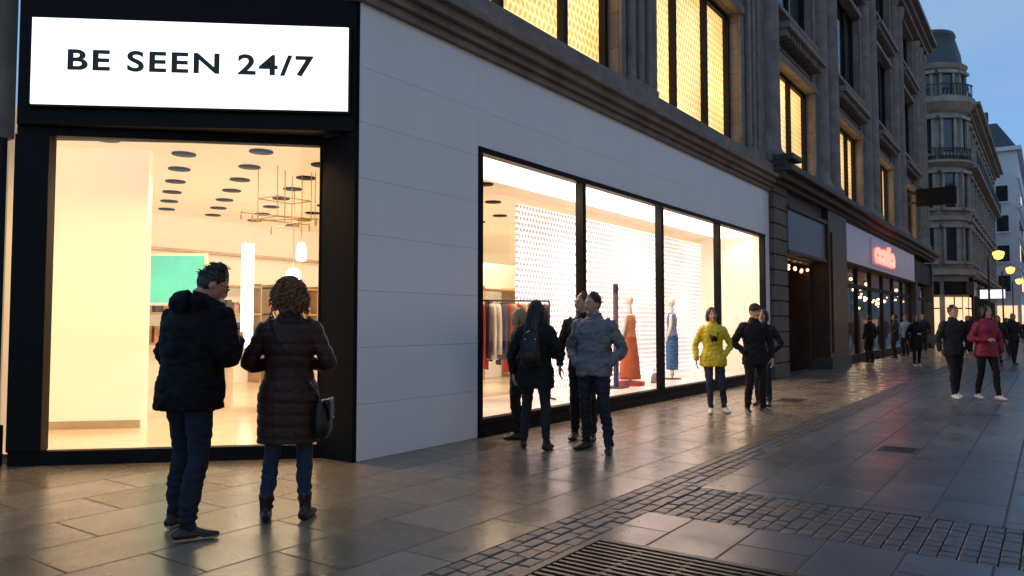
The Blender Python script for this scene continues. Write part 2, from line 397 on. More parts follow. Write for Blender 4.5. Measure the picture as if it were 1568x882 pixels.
def shelves(x,y):
    mb.box(x,x+1.3,y-.45,y,1.0,1.04); mb.box(x,x+1.3,y-.45,y,1.6,1.64); mb.box(x,x+1.3,y-.45,y,2.2,2.24)
    for q in (x,x+1.27): mb.box(q,q+.03,y-.44,y-.01,.1,2.3)
    for z in (1.042,1.642):
        for i in range(6):
            h=random.uniform(.12,.4); mb.box(x+.1+i*.18,x+.22+i*.18,y-.38,y-.15,z,z+h,random.choice((1,2,3)))
for k in range(5): shelves(2.2+k*1.6,8.98)
shelves(8.6,5.4); shelves(9.95,5.4); shelves(11.3,5.4)
mb.box(8.4,12.8,5.41,5.47,.1,2.9,4)
mb.build('wall_shelves',[mat('shelf_wood',(.45,.28,.13),.5),mat('goods',(.4,.2,.12),.5,.8,6),mat('goods_dark',(.05,.04,.05),.5,.6,6),mat('goods_pale',(.6,.5,.4),.5,.4,6),cream],itr)
ch=empty('brass_chandelier',(1.6,3.25,0))
mb=MB(); mb.cyl((0,0,2.9),(0,0,3.65),.008); mb.cyl((.35,-.25,2.85),(.35,-.25,3.65),.006)
for a,z,r in ((.2,2.86,.55),(1.3,2.80,.5),(2.5,2.95,.6),(-.6,2.9,.45)):
    c,s_=cos(a),sin(a); mb.cyl((-c*r,-s_*r,z),(c*r,s_*r,z+.06),.007,n=8)
    for q in (-1,1): mb.cyl((q*c*r,q*s_*r,z-.04),(q*c*r,q*s_*r,z+.08),.012,n=10)
# open rectangular hanging frame
for a,b in (((-.3,-.22),(.3,-.22)),((.3,-.22),(.3,.22)),((.3,.22),(-.3,.22)),((-.3,.22),(-.3,-.22))):
    mb.cyl((a[0],a[1],3.22),(b[0],b[1],3.22),.008,n=8); mb.cyl((a[0],a[1],2.93),(b[0],b[1],2.93),.008,n=8); mb.cyl((a[0],a[1],2.93),(a[0],a[1],3.65),.006,n=8)
mb.build('arms',[brass],ch)
pl=empty('pendant_lantern',(1.95,3.3,0))
mb=MB(); mb.cyl((0,0,2.62),(0,0,3.65),.006); mb.lathe((0,0,0),[(.0,2.64),(.05,2.62),(.075,2.5),(.075,2.36),(.0,2.34)],n=16,m=1); mb.build('lantern',[brass,mat('lantern_glass',(1,1,1),.4,0,emit=(1,.9,.7),es=3)],pl)
pl=empty('globe_lamp',(2.6,4.3,0))
mb=MB(); mb.cyl((0,0,2.35),(0,0,3.65),.006); mb.sph((0,0,2.2),.13,m=1); mb.build('globe',[brass,mat('globe_glass',(1,1,1),.4,0,emit=(1,.85,.55),es=5)],pl)
def rack(x,y,rz,n,L,pal,z0=.1):
    e=empty('clothes_rack',(x,y,z0),rz); mb=MB()
    for q in(-1,1):
        mb.cyl((q*L/2,0,.03),(q*L/2,0,1.55),.014); mb.cyl((q*L/2,-.25,.02),(q*L/2,.25,.02),.014)
    mb.cyl((-L/2,0,1.55),(L/2,0,1.55),.014); mb.build('rail',[blackmatte],e)
    mb=MB(); 
    for i in range(n):
        xx=-L/2+.08+(L-.16)*i/(n-1); k=random.choice((0,0,0,1,2,3,3,4,5)); ln=random.uniform(.7,1.15)
        v,f=tube([(xx,0,1.50),(xx,0,1.44),(xx+.01,0,1.1),(xx-.01,0,1.48-ln)],[(.012,.04),(.02,.19),(.025,.2),(.03,.25)],n=10,sub=2)
        mb.add(v,f,k,True); mb.cyl((xx,0,1.5),(xx,0,1.57),.004,n=5,m=0)
    mb.build('garments',pal,e)
pal=[mat('cloth_dark',(.03,.025,.03),.8),mat('cloth_red',(.35,.02,.03),.8),mat('cloth_beige',(.5,.38,.25),.8),mat('cloth_navy',(.03,.05,.13),.8),mat('cloth_white',(.7,.65,.6),.8),mat('cloth_rust',(.4,.13,.05),.8)]
rack(4.2,1.05,radians(-35),14,1.3,pal,.221); rack(6.0,2.75,radians(-40),18,1.7,pal); rack(8.2,4.3,radians(-40),16,1.6,pal)
def mannequin(name,x,y,z0,dress,rings,rz=0,legs=None):
    e=empty(name,(x,y,z0),rz); skinm=mat('mannequin_shell',(.75,.68,.62),.3,.03)
    mb=MB(); mb.cyl((0,0,0),(0,0,.02),.19,n=24); mb.cyl((0,0,.02),(0,0,1.0),.012)
    mb.build('stand',[steel],e)
    mb=MB(); v,f=tube([(0,0,z) for z,_,_ in rings],[(a,b) for _,a,b in rings],n=24,sub=3)
    v=[(px*(1+.06*sin(9*atan2(py,px))*max(0,(1.2-pz))),py*(1+.06*sin(9*atan2(py,px))*max(0,(1.2-pz))),pz) for px,py,pz in v]
    mb.add(v,f,0,True); mb.build('dress',[dress],e)
    mb=MB(); mb.tube([(0,0,1.38),(0,0,1.5),(0,.01,1.56)],[.05,.045,.05],n=14)
    mb.sph((0,0.01,1.66),(.07,.085,.105))
    for q in(-1,1):
        mb.tube([(q*.15,0,1.38),(q*.2,.01,1.12),(q*.19,.08,.88),(q*.18,.11,.8)],[.042,.034,.025,.02],n=12)
        if legs: mb.tube([(q*.08,0,.7),(q*.08,0,.45),(q*.08,0,.06)],[.06,.05,.03],n=12)
    mb.build('mannequin_body',[skinm],e)
orange=mat('orange_dress_fabric',(.50,.11,.025),.6,.25,5)
blue=dotmat('blue_patterned_fabric',(.01,.08,.24),(.02,.20,.40),.05,.06,.3,.35,0.0)
mannequin('dressed_mannequin',7.9,.85,.22,orange,[(.12,.25,.19),(.5,.22,.165),(.9,.16,.12),(1.1,.14,.10),(1.25,.16,.11),(1.36,.12,.08)])
mannequin('dressed_mannequin',9.9,.85,.22,blue,[(.2,.14,.12),(.55,.17,.13),(.9,.20,.13),(1.08,.15,.10),(1.25,.19,.115),(1.38,.19,.09),(1.43,.08,.06)],rz=.3,legs=1)
mb=MB(); mb.box(7.12,7.24,.75,.80,.25,2.15); mb.box(7.0,7.36,.6,.95,.221,.25); mb.build('display_stand',[mat('navy_board',(.02,.03,.08),.5)],None,.004)
mb=MB(); mb.cyl((7.9,.85,.221),(7.9,.85,.30),.28,n=28); mb.build('red_plinth',[mat('red_paint',(.35,.03,.02),.4)],None,.005)
hb=empty('handbag',(8.75,.7,.22)); mb=MB(); v,f=tube([(0,0,0),(0,0,.12),(0,0,.2)],[(.15,.07),(.13,.06),(.09,.03)],n=16,sub=2,power=4); mb.add(v,f,0,True)
mb.tube([(-.07,0,.19),(-.05,0,.3),(.05,0,.3),(.07,0,.19)],[.007]*4); mb.build('bag_body',[mat('bag_grey',(.2,.2,.22),.4)],hb)

def area(name,loc,rot,sx,sy,power,col):
    l=bpy.data.lights.new(name,'AREA'); l.shape='RECTANGLE'; l.size=sx; l.size_y=sy; l.energy=power; l.color=col
    o=bpy.data.objects.new(name,l); o.location=loc; o.rotation_euler=rot; COL.objects.link(o); return o
pe=ME@Vector((-1.4,.45,3.58))
area('entrance_spill_fill',pe,(radians(-18),0,radians(-45)),2.4,.4,430,(1,.60,.23))  # added lamp, hidden behind the header, spills gold onto the paving
area('shop_ceiling_light',(5.5,5.2,3.58),(0,0,0),9,.3,340,(1,.78,.5))
area('display_ceiling_light',(7.8,.6,3.58),(radians(-26),0,0),11.2,.5,470,(1,.69,.48))

# ------------------------------------------------------------ second building
b2=empty('stone_commercial_building')
upper_wall(b2,14.103,45.5,[(15.6,19.4,(17.6,)),(22.5,26.8,(23.9,25.4)),(29.9,34.0,(31.3,32.7)),(37.2,41.3,(38.5,40))],[(5.78,8.7),(10.2,13.6),(15,17.2)],18.2,(0,),base=5.603)
mb=MB()
for cx in (14.75,20.2,21.75,27.55,29.15,34.75,36.45,42.1,43.4,44.9):
    mb.lathe((cx,.15,0),[(.40,5.62),(.40,5.9),(.34,5.95),(.30,6.1),(.27,16.8),(.34,16.9),(.38,17.2),(.38,17.3)],n=14,a0=pi,a1=2*pi)
mb.build('engaged_columns',[stoneplain],b2)
mb=MB()
for w0,w1 in ((15.6,19.4),(22.5,26.8),(29.9,34.0),(37.2,41.3)):
    for z in (9.5,14.3):
        mb.box(w0-.15,w1+.15,-.25,.24,z,z+.18); x=w0-.1
        while x<w1+.1: mb.box(x,x+.13,-.15,.24,z-.2,z-.004); x+=.27
        mb.box(w0+.2,w1-.2,.17,.245,z-.6+.2,z-.3)
for z,d in ((17.4,.25),(17.65,.45),(17.9,.7)): mb.box(14.12,45.6,-d,.14,z,z+.24)
mb.build('string_courses',[stoneplain],b2)
mb=MB()
for d,z0,z1 in ((-.25,5.0,5.12),(-.42,5.123,5.3),(-.6,5.303,5.45),(-.45,5.453,5.6)): mb.box(14.12,45.6,d,.9,z0,z1)
mb.box(14.15,15.0,-.62,-.1,5.605,5.75)
mb.build('ledge',[stonedark],b2,.02)
mb=MB(); mb.box(14.2,45.4,.3,12,18.2,19.2,0); mb.add([(14.2,.6,19.2),(45.4,.6,19.2),(45.4,11,19.2),(14.2,11,19.2),(14.2,2.2,22),(45.4,2.2,22),(45.4,9,22),(14.2,9,22)],[(0,1,5,4),(1,2,6,5),(2,3,7,6),(3,0,4,7),(4,5,6,7)],1)
mb.box(14.2,45.4,1.0,12,5.6,18.2,0)
mb.build('attic_and_roof',[stone,mat('slate_roof',(.05,.055,.065),.5,.3,6,bump=.3)],b2)
mb=MB()
z=0
while z<4.9:
    mb.box(14.12,15.35,-.12,.3,z+.01,z+.38,0); mb.box(14.2,15.28,-.08,.3,z-.02,z+.01,0); z+=.40
mb.box(14.1,45.5,.28,.6,4.9,5.0,0)
mb.build('rusticated_pier',[mat('stone_mid',(.10,.085,.076),.65,.3,2,bump=.3,bscale=20)],b2,.015)
mb=MB()
mb.box(15.36,19.4,-.14,.2,3.4,4.5,0); mb.box(15.3,19.5,-.2,.2,4.503,4.62,1); mb.box(15.3,19.5,-.18,.2,3.3,3.397,1)
mb.box(15.36,19.4,-.05,.25,4.63,4.99,1)
mb.box(19.52,22.1,-.22,.3,0,4.98,2); mb.box(19.8,21.8,-.27,-.222,.5,4.3,2); mb.box(19.4,22.2,-.3,.3,-.0,.35,1)
mb.box(15.36,15.6,.3,2.2,0,3.3,2); mb.box(19.2,19.5,.3,2.2,0,3.3,2); mb.box(15.36,19.5,2.2,2.3,0,3.3,2); mb.box(15.36,19.5,.2,2.3,3.25,3.297,2)
for x in (15.8,16.7,17.6,18.5): mb.box(x,x+.1,1.9,2.0,0,3.2,1)
mb.build('portal',[mat('fascia_blue_grey',(.10,.12,.16),.35,.15,2),stonedark,wood],b2,.01)
mb=MB(); mb.box(15.9,18.5,2.1,2.15,.3,2.4); mb.build('portal_door_glass',[mat('door_glow',(.1,.05,.02),.1,.6,2.5,emit=(1,.5,.2),es=.06)],b2)
mb=MB()
for i in range(11): mb.sph((15.7+i*.35,.35+.1*(i%2),3.05+.04*sin(i*2)),.045,nu=8,nv=6)
mb.build('portal_bulbs',[mat('amber_bulb',(1,.7,.4),.5,0,emit=(1,.5,.18),es=6)],b2)
fasc=mat('fascia_pale',(.32,.32,.40),.35,.08,1,emit=(.55,.5,.75),es=.10)
mb=MB()
mb.box(22.15,38.2,-.16,.3,3.55,4.9,0); mb.box(22.15,38.2,-.2,.3,3.45,3.547,1); mb.box(22.15,38.2,-.2,.3,4.903,4.995,1)
mb.box(38.3,45.4,-.1,.3,3.6,4.7,1)
for x in (22.2,24.8,27.4,30,32.6,35.2,37.9,40.3,42.7,45.2): mb.box(x,x+.16,.0,.14,0,3.44,1)
for z in (0,2.7): mb.box(22.4,45.2,.02,.12,z,z+.16 if z else .3,1)
mb.box(38.2,38.9,-.2,.3,0,3.6,2); mb.box(44.9,45.5,-.2,.6,0,4.9,2)
mb.box(22.1,45.4,5.0,5.1,0,3.5,3); mb.box(22.1,45.4,.3,5,3.45,3.5,3); mb.box(22.1,22.2,.3,5,0,3.5,3); mb.quad([(22.1,.2,.012),(45.4,.2,.012),(45.4,5,.012),(22.1,5,.012)],3)
mb.build('shopfronts',[fasc,blackmatte,stonedark,mat('shop_interior_dim',(.22,.14,.09),.6,.3,1.5)],b2,.006)
mb=MB(); mb.pane(22.3,45.1,.065,.3,3.44); mb.build('shopfront_glass',[glass],b2)
mb=MB()
for i in range(70):
    x=random.uniform(22.6,45); y=random.uniform(.4,4.7); mb.sph((x,y,random.uniform(2.3,3.3)),random.uniform(.04,.09),nu=8,nv=6)
mb.build('shop_lamps',[mat('warm_bulb',(1,.8,.5),.5,0,emit=(1,.62,.28),es=6)],b2)
mb=MB()
for i in range(34):
    x=random.uniform(22.8,44.5); y=random.choice((1.2,2.4,4.6)); w=random.uniform(.3,.9); h=random.uniform(.8,2.2); mb.box(x,x+w,y,y+.3,.01,h,random.choice((0,0,1,2)))
for i in range(9): x=23+i*2.5; mb.box(x,x+1.6,4.9,4.96,1.2,2.6,3)
mb.build('shop_displays',[mat('disp_dark',(.04,.03,.03),.5),mat('disp_warm',(.35,.18,.08),.6),mat('disp_pale',(.5,.42,.35),.6),mat('lit_shelf',(.8,.5,.3),.5,.5,3,emit=(1,.62,.32),es=.9)],b2)
area('shopfront_light',(33,2.4,3.4),(0,0,0),20,.4,520,(1,.66,.34))
ns=empty('red_shop_sign')
cu=bpy.data.curves.new('neon_lettering','FONT'); cu.body='eerie'; cu.size=1.3; cu.align_x='CENTER'; cu.align_y='CENTER'; cu.extrude=.04; cu.offset=.045
cu.materials.append(mat('neon_red',(1,.3,.25),.5,0,emit=(1,.16,.12),es=3.2)); to2=bpy.data.objects.new('neon_lettering',cu); COL.objects.link(to2); to2.parent=ns
to2.location=(29.3,-.25,4.22); to2.rotation_euler=(radians(90),0,0); to2.scale=(1.6,.9,1)
mb=MB(); mb.box(26.6,32.3,-.2,-.163,3.72,4.78); mb.build('sign_backing',[fasc],ns)
ps=empty('projecting_sign'); mb=MB(); mb.box(39.0,39.3,-2.05,-.2,7.55,8.45); mb.build('sign_box',[blackmatte],ps,.02)
mb=MB(); mb.cyl((39.15,-.5,8.45),(39.15,.2,9.0),.03); mb.box(39.05,39.25,-.2,.16,7.7,7.8); mb.box(39.05,39.25,-.2,.16,8.2,8.3); mb.build('brackets',[steel],ps)

# ------------------------------------------------------------ ornate corner building
b3=empty('ornate_limestone_building')
lime=brickmat('limestone',(.27,.245,.22),(.32,.29,.255),(.15,.135,.12),1.2,.5,.02,rough=.8,rvar=.05,vertical=True,bump=.5,stain=.35,spec=.2)
limet=mat('limestone_trim',(.31,.275,.24),.8,.3,1,bump=.2,bscale=8,spec=.2)
slate=mat('slate_roof',(.05,.055,.065))
iron=mat('wrought_iron',(.02,.02,.022),.5)
cx,cy,R=62.6,1.7,2.4
mb=MB(); mb.box(62.6,97,-.7,14,5.2,18.7,0); mb.box(60.2,62.6,1.7,14,5.2,18.7,0); mb.box(62.6,97,-.6,14,0,5.2,1) ; mb.box(60.3,62.6,1.7,14,0,5.2,1)
mb.build('body',[lime,mat('limestone_base',(.2,.17,.15),.7)],b3)
mb=MB()
prof=[(R,0),(R,5.0),(R+.5,5.1),(R+.5,5.5),(R+.05,5.6),(R+.05,9.2),(R+.25,9.3),(R+.25,9.6),(R,9.7),(R,13.4),(R+.25,13.5),(R+.6,13.7),(R+.6,13.85),(R,13.9),(R,17.6),(R+.3,17.8),(R+.8,18.3),(R+.8,18.7),(R-.1,18.8),(R-.1,20.9),(R+.2,21.1),(R+.35,21.4),(R+.1,21.5)]
mb.lathe((cx,cy,0),prof,n=32,smooth=False)
mb.lathe((cx,cy,0),[(R,21.5),(R-.1,22.4),(R-.5,23.9),(R-.4,24.0),(R-.5,24.3),(0,24.6)],n=32,m=1)
mb.box(61.6,62.4,3.6,4.6,21,26.2,0)
mb.build('corner_turret',[limet,slate],b3)
mb=MB()
for zz in ((6.2,8.7),(10.3,12.9),(14.5,17.1),(19,20.6)):
    for a in (pi,pi*1.2,pi*1.4,pi*.85):
        mb.M=Matrix.Translation((cx,cy,0))@Matrix.Rotation(a,4,'Z')
        mb.box(R-.1,R+.06,-.4,.4,zz[0],zz[1],0); 
        for q in(-1,1): mb.box(R-.1,R+.2,q*.5-.1,q*.5+.1,zz[0]-.1,zz[1],1)
        mb.box(R-.1,R+.35,-.75,.75,zz[1]+.003,zz[1]+.25,1); mb.box(R-.1,R+.45,-.7,.7,zz[0]-.3,zz[0]-.1,1)
        mb.M=Matrix.Identity(4)
    x=64.6
    while x<96:
        if zz[0]<19:
            mb.box(x,x+1.2,-.72,-.6,zz[0],zz[1],0)
            for q in(-.18,1.2): mb.box(x+q,x+q+.18,-.85,-.6,zz[0]-.1,zz[1],1)
            mb.box(x-.35,x+1.55,-1.05,-.6,zz[1]+.003,zz[1]+.25,1); mb.box(x-.3,x+1.5,-1.1,-.6,zz[0]-.3,zz[0]-.1,1)
        else:
            mb.box(x-.1,x+1.3,-.55,1.2,18.9,21.2,1); mb.box(x+.2,x+1.0,-.6,-.5,19.2,20.8,0); mb.box(x-.2,x+1.4,-.65,1.2,21.203,21.4,1)
        x+=2.9
x=63.8
while x<97: mb.box(x,x+.45,-.92,-.6,5.3,17.6,1); x+=2.9
mb.build('windows',[darkglass,limet],b3)
mb=MB()
for z,d in ((5.0,1.2),(5.25,1.4),(9.35,1.05),(13.5,1.5),(17.8,1.1),(18.1,1.5),(18.4,1.8)): mb.box(62.8,97.2,-d,-.3,z,z+.24)
mb.build('cornices',[limet],b3)
mb=MB()
x=63
while x<97: mb.box(x,x+.06,-1.48,-1.44,13.75,14.7); x+=.22
mb.box(62.8,97,-1.5,-1.42,14.7,14.78)
for i in range(26):
    a=pi*.7+i*.09*1; mb.M=Matrix.Translation((cx,cy,0))@Matrix.Rotation(a,4,'Z'); mb.box(R+.5,R+.55,-.03,.03,13.86,14.7); mb.box(R+.48,R+.57,-.12,.12,14.7,14.78); mb.box(R+.7,R+.75,-.03,.03,18.7,19.6); mb.box(R+.68,R+.77,-.14,.14,19.6,19.68); mb.M=Matrix.Identity(4)
mb.build('balcony_railing',[iron],b3)
mb=MB(); mb.add([(62.6,-.3,18.7),(97,-.3,18.7),(97,13,18.7),(62.6,13,18.7),(64,1.6,23.2),(96,1.6,23.2),(96,11,23.2),(64,11,23.2)],[(0,1,5,4),(1,2,6,5),(2,3,7,6),(3,0,4,7),(4,5,6,7)],0)
for x in (68,78,90): mb.box(x,x+1.2,4,6,22,25.5,1)
mb.build('mansard_roof',[slate,limet],b3)
glow=mat('lit_shopfront',(.8,.6,.4),.5,.8,1.6,emit=(1,.62,.32),es=1.2)
mb=MB()
x=64
while x<95: mb.box(x,x+3.4,-.66,-.62,.4,3.5,0); mb.box(x+1.1,x+1.2,-.69,-.66,.4,3.5,1); mb.box(x+2.3,x+2.4,-.69,-.66,.4,3.5,1); mb.box(x-.3,x,-.9,-.5,0,5,1); mb.box(x,x+3.4,-.95,-.6,3.6,4.7,1 if random.random()<.5 else 2); x+=3.9
for a in (pi*1.0,pi*1.22,pi*1.42):
    mb.M=Matrix.Translation((cx,cy,0))@Matrix.Rotation(a,4,'Z'); mb.box(R-.1,R+.06,-.62,.62,.4,3.4,0); mb.box(R+.03,R+.09,-.04,.04,.4,3.4,1); mb.box(R+.03,R+.09,-.62,.62,2.5,2.6,1); mb.box(R,R+.15,-.7,.7,3.6,4.6,1)
mb.build('shopfronts',[glow,blackmatte,mat('fascia_red',(.2,.05,.04),.5)],b3)
sb=empty('white_hanging_sign'); mb=MB(); mb.box(66,66.15,-2.9,-1.2,3.4,4.1); mb.build('panel',[mat('sign_panel_lit',(.9,.9,.9),.5,0,emit=(.9,.95,1),es=1.1)],sb)
mb=MB(); mb.cyl((66.07,-2.9,4.2),(66.07,-.6,4.2),.04); mb.cyl((66.07,-1.5,4.1),(66.07,-1.5,4.2),.02); mb.cyl((66.07,-2.6,4.1),(66.07,-2.6,4.2),.02); mb.build('bracket',[iron],sb)

def plainblock(name,x0,x1,y0,y1,h,m,roofm,step=3.2,rz=0):
    e=empty(name,(0,0,0),rz); mb=MB(); mb.box(x0,x1,y0,y1,0,h,0); mb.build('walls',[m],e)
    w=MB(); z=5.2
    while z<h-2.5:
        x=x0+1.2
        while x<x1-1.5: w.box(x,x+1.3,y0-.05,y0+.1,z,z+1.9,0 if random.random()<.85 else 2); w.box(x-.2,x+1.5,y0-.2,y0+.1,z-.25,z-.02,1); x+=step
        y=y0+1.0
        while y<min(y1-1.5,y0+20): w.box(x0-.05,x0+.1,y,y+1.2,z,z+1.9,0); w.box(x0-.2,x0+.1,y-.2,y+1.4,z-.25,z-.02,1); y+=2.6
        w.box(x0-.15,x1,y0-.15,y0+.1,z+2.6,z+2.8,1); z+=3.6
    w.box(x0-.5,x1,y0-.5,y1,h,h+.5,1)
    w.build('windows_and_ledges',[darkglass,m,MATS['lit_shopfront']],e)
    r=MB(); r.add([(x0,y0,h+.5),(x1,y0,h+.5),(x1,y1,h+.5),(x0,y1,h+.5),(x0+2,y0+2,h+4),(x1-2,y0+2,h+4),(x1-2,y1-2,h+4),(x0+2,y1-2,h+4)],[(0,1,5,4),(1,2,6,5),(2,3,7,6),(3,0,4,7),(4,5,6,7)]); 
    for k in range(3): r.box(x0+4+k*9,x0+5.2+k*9,y0+3,y0+5,h+2,h+6)
    r.build('roof',[roofm],e)
    s=MB(); x=x0+.5
    while x<x1-3: s.box(x,x+2.6,y0-.07,y0-.02,.4,3.6); x+=3.4
    y=y0+.4
    while y<min(y1-2,y0+14): s.box(x0-.07,x0-.02,y,y+2.0,.4,3.5); y+=2.7
    s.build('lit_shop_windows',[glow],e)
plainblock('white_rendered_building',102,150,-3.0,14,22,mat('white_render',(.6,.62,.66),.7,.08,1),slate)
plainblock('terrace_building',156,210,-6.0,14,17,mat('brick_render',(.3,.26,.24),.7,.2,1),slate)
plainblock('end_of_street_building',240,262,-60,14,14,mat('grey_render',(.28,.28,.3),.7,.2,1),slate)
plainblock('terrace_building',-110,26,20,32,12,mat('stone_render',(.28,.26,.24),.7,.2,1),slate,rz=pi)

def lamp(x,y,h=5.4):
    e=empty('street_lamp',(x,y,0)); mb=MB()
    mb.lathe((0,0,0),[(.16,0),(.16,.25),(.11,.35),(.09,.9),(.06,1.0),(.05,h-.4),(.07,h-.35),(.03,h-.2),(0,h-.2)],n=12)
    mb.tube([(0,0,h-.3),(0,-.3,h+.15),(0,-.5,h+.12)],[.025]*3)
    mb.build('post',[iron],e); mb=MB()
    mb.lathe((0,-.5,h-.42),[(0,0),(.2,.08),(.30,.35),(.28,.45),(0,.54)],n=14)
    mb.build('lanterns',[mat('lantern_amber',(1,.6,.3),.5,0,emit=(1,.36,.07),es=3.6)],e)
for x in (45,60,78): lamp(x,-3.0)

# ------------------------------------------------------------ people
def hand(wr,d,pn,side,curl,sc=1.0):
    wr=Vector(wr); d=Vector(d).normalized(); pn=Vector(pn); pn=(pn-d*pn.dot(d)).normalized(); w=d.cross(pn)*side
    parts=[tube([wr-d*.03*sc,wr+d*.01*sc,wr+d*.05*sc,wr+d*.09*sc],[(.026*sc,.02*sc),(.028*sc,.018*sc),(.04*sc,.015*sc),(.038*sc,.012*sc)],n=12,sub=2,ref=tuple(w))]
    for i,(o,l) in enumerate(((-.030,.9),(-.010,1.0),(.011,.95),(.030,.75))):
        p=wr+d*.082*sc+w*o*sc; pts=[p]; a=curl*.5+.05*i
        for L in (.042,.027,.022):
            p=p+(d*cos(a)+pn*sin(a))*L*l*sc; pts.append(p); a+=curl
        parts.append(tube([tuple(q) for q in pts],[(.0092*sc,)*2,(.0085*sc,)*2,(.008*sc,)*2,(.006*sc,)*2],n=8,sub=2))
    b=wr+d*.025*sc-w*.03*sc; 
    pts=[b,b+(d*.6-w*.7+pn*.3).normalized()*.035*sc]; pts.append(pts[-1]+(d*.85-w*.2+pn*.5).normalized()*.03*sc); pts.append(pts[-1]+(d*.8+w*.1+pn*.6).normalized()*.024*sc)
    parts.append(tube([tuple(q) for q in pts],[(.012*sc,)*2,(.0105*sc,)*2,(.009*sc,)*2,(.0065*sc,)*2],n=8,sub=2))
    return parts
def remesh(parts,vox,smooth=2):
    V=[];F=[];own=[]
    for k,(v,f) in enumerate(parts):
        o=len(V); V+=[tuple(p) for p in v]
        for q in f: F.append(tuple(i+o for i in q)); own.append(k)
    me=bpy.data.meshes.new('tmp'); me.from_pydata(V,[],F); ob=bpy.data.objects.new('tmp',me); COL.objects.link(ob)
    r=ob.modifiers.new('r','REMESH'); r.mode='VOXEL'; r.voxel_size=vox; r.adaptivity=0
    s=ob.modifiers.new('s','SMOOTH'); s.factor=.5; s.iterations=smooth
    dg=bpy.context.evaluated_depsgraph_get(); nm=bpy.data.meshes.new_from_object(ob.evaluated_get(dg))
    bpy.data.objects.remove(ob); bpy.data.meshes.remove(me)
    bvh=BVHTree.FromPolygons([Vector(p) for p in V],F)
    return nm,bvh,own
SK=mat('skin',(.50,.28,.20),.5,.08,20)
LIP=mat('lips',(.35,.10,.09),.5); EYE=mat('eye',(.02,.015,.012),.2)
EYEW=mat('eye_white',(.6,.58,.55),.3)
def person(name,x,y,heading,H,top,bottom,shoe,hairm,female=False,bulk=1.0,hem=.80,flare=1.0,feet=None,arms=None,yaw=0,pitch=0,
           style='short',vox=.014,ribs=0,sole=None,lean=0.0,wrinkle=1.0,skin=None,hood=False,boots=False,hands=True,extra=None,leanx=0,collar=True,cap=None):
    skin=skin or SK
    e=empty(name,(x,y,0),radians(heading-90)); k=H/1.75
    feet=feet or [(.11,.0,0,-8),(-.11,.03,0,10)]
    arms=arms or ['pocket','pocket']
    P=[];K=[]
    def T(p):
        p=Vector(p)
        if p.z>.9: p=Vector((p.x+(p.z-.9)*leanx,p.y+(p.z-.9)*lean,p.z))
        return p
    def add(vf,key,tr=True):
        v,f=vf
        v=[(T(p) if tr else Vector(p))*k for p in v]; P.append((v,f)); K.append(key)
    sw=.165 if female else .185
    fm=.93 if female else 1
    hw=1.06 if female else 1
    B=bulk
    rings=[(hem,.172*B*flare*hw,.128*B*flare),(max(hem+.05,.93),.170*B*hw*(1+(flare-1)*.5),.128*B*(1+(flare-1)*.5)),(1.08,.152*B*fm,.115*B),(1.22,.168*B*fm,.125*B),(1.34,(sw+.012)*B**.6,.122*B),(1.41,(sw-.015)*B**.5,.10*B),(1.455,.115,.082),(1.49,.07,.066)]
    if hem<.75: rings.insert(1,((hem+.93)/2,.172*B*hw*(1+(flare-1)*.8),.128*B*(1+(flare-1)*.8)))
    add(tube([(0,0,r[0]) for r in rings],[(r[1],r[2]) for r in rings],n=24,sub=3,power=2.3),'top')
    add(tube([(0,-.005,.80),(0,-.01,.92),(0,0,1.02)],[(.13*hw,.10),(.155*hw,.122),(.14,.10)],n=18),'bottom')
    if collar: add(tube([(0,-.005,1.44),(0,-.008,1.50),(0,-.012,1.535)],[(.085,.08),(.075,.074),(.066,.068)],n=16),'top')
    if hood:
        add(tube([(-.13,.02,1.46),(-.10,-.09,1.49),(0,-.13,1.485),(.10,-.09,1.49),(.13,.02,1.46)],[(.03,.04),(.045,.06),(.055,.075),(.045,.06),(.03,.04)],n=12),'top')
    add(tube([(0,-.01,1.44),(0,0,1.5),(0,.01,1.57)],[(.055,.055),(.052,.055),(.055,.06)],n=14),'skin')
    for i,sx in ((0,1),(1,-1)):
        fx,fy,fz,fa=feet[i]
        hip=Vector((sx*.085*hw,0,.9)); an=Vector((fx,fy,fz+.09)); 
        dist=(hip-an).length; bend=max(0,.84-dist)
        kn=(hip+an)*.5+Vector((0,.03+bend*.9,.01))
        lw=.92 if female else 1.0
        add(tube([hip+Vector((0,0,.03)),hip*.65+kn*.35,kn,kn*.5+an*.5+Vector((0,-.018,0)),an+Vector((0,0,-.01))],[(.098*lw,.105*lw),(.088*lw,.09*lw),(.065*lw,.066*lw),(.062*lw,.064*lw),(.047 if not female else .04,.05 if not female else .043)],n=16),'bottom',False)
        a=radians(fa); fd=Vector((sin(-a),cos(a),0)); sd=Vector((fd.y,-fd.x,0))
        base=Vector((fx,fy,fz))
        pth=[base+fd*t+Vector((0,0,h)) for t,h in ((-.085,.035),(-.05,.045),(.02,.048),(.09,.036),(.15,.028),(.19,.024))]
        v,f=tube([tuple(q) for q in pth],[(.024,.03),(.036,.046),(.04,.05),(.046,.036),(.043,.027),(.02,.018)],n=14,ref=tuple(sd))
        v=[(q[0],q[1],max(q[2],fz+.001)) for q in v]; add((v,f),'shoe',False)
        if boots: add(tube([tuple(base+Vector((0,0,.03))),tuple(base+Vector((0,-.005,.12))),tuple(base+Vector((0,-.01,.2)))],[(.042,.05),(.044,.05),(.052,.056)],n=14),'shoe',False)
    HP=[]
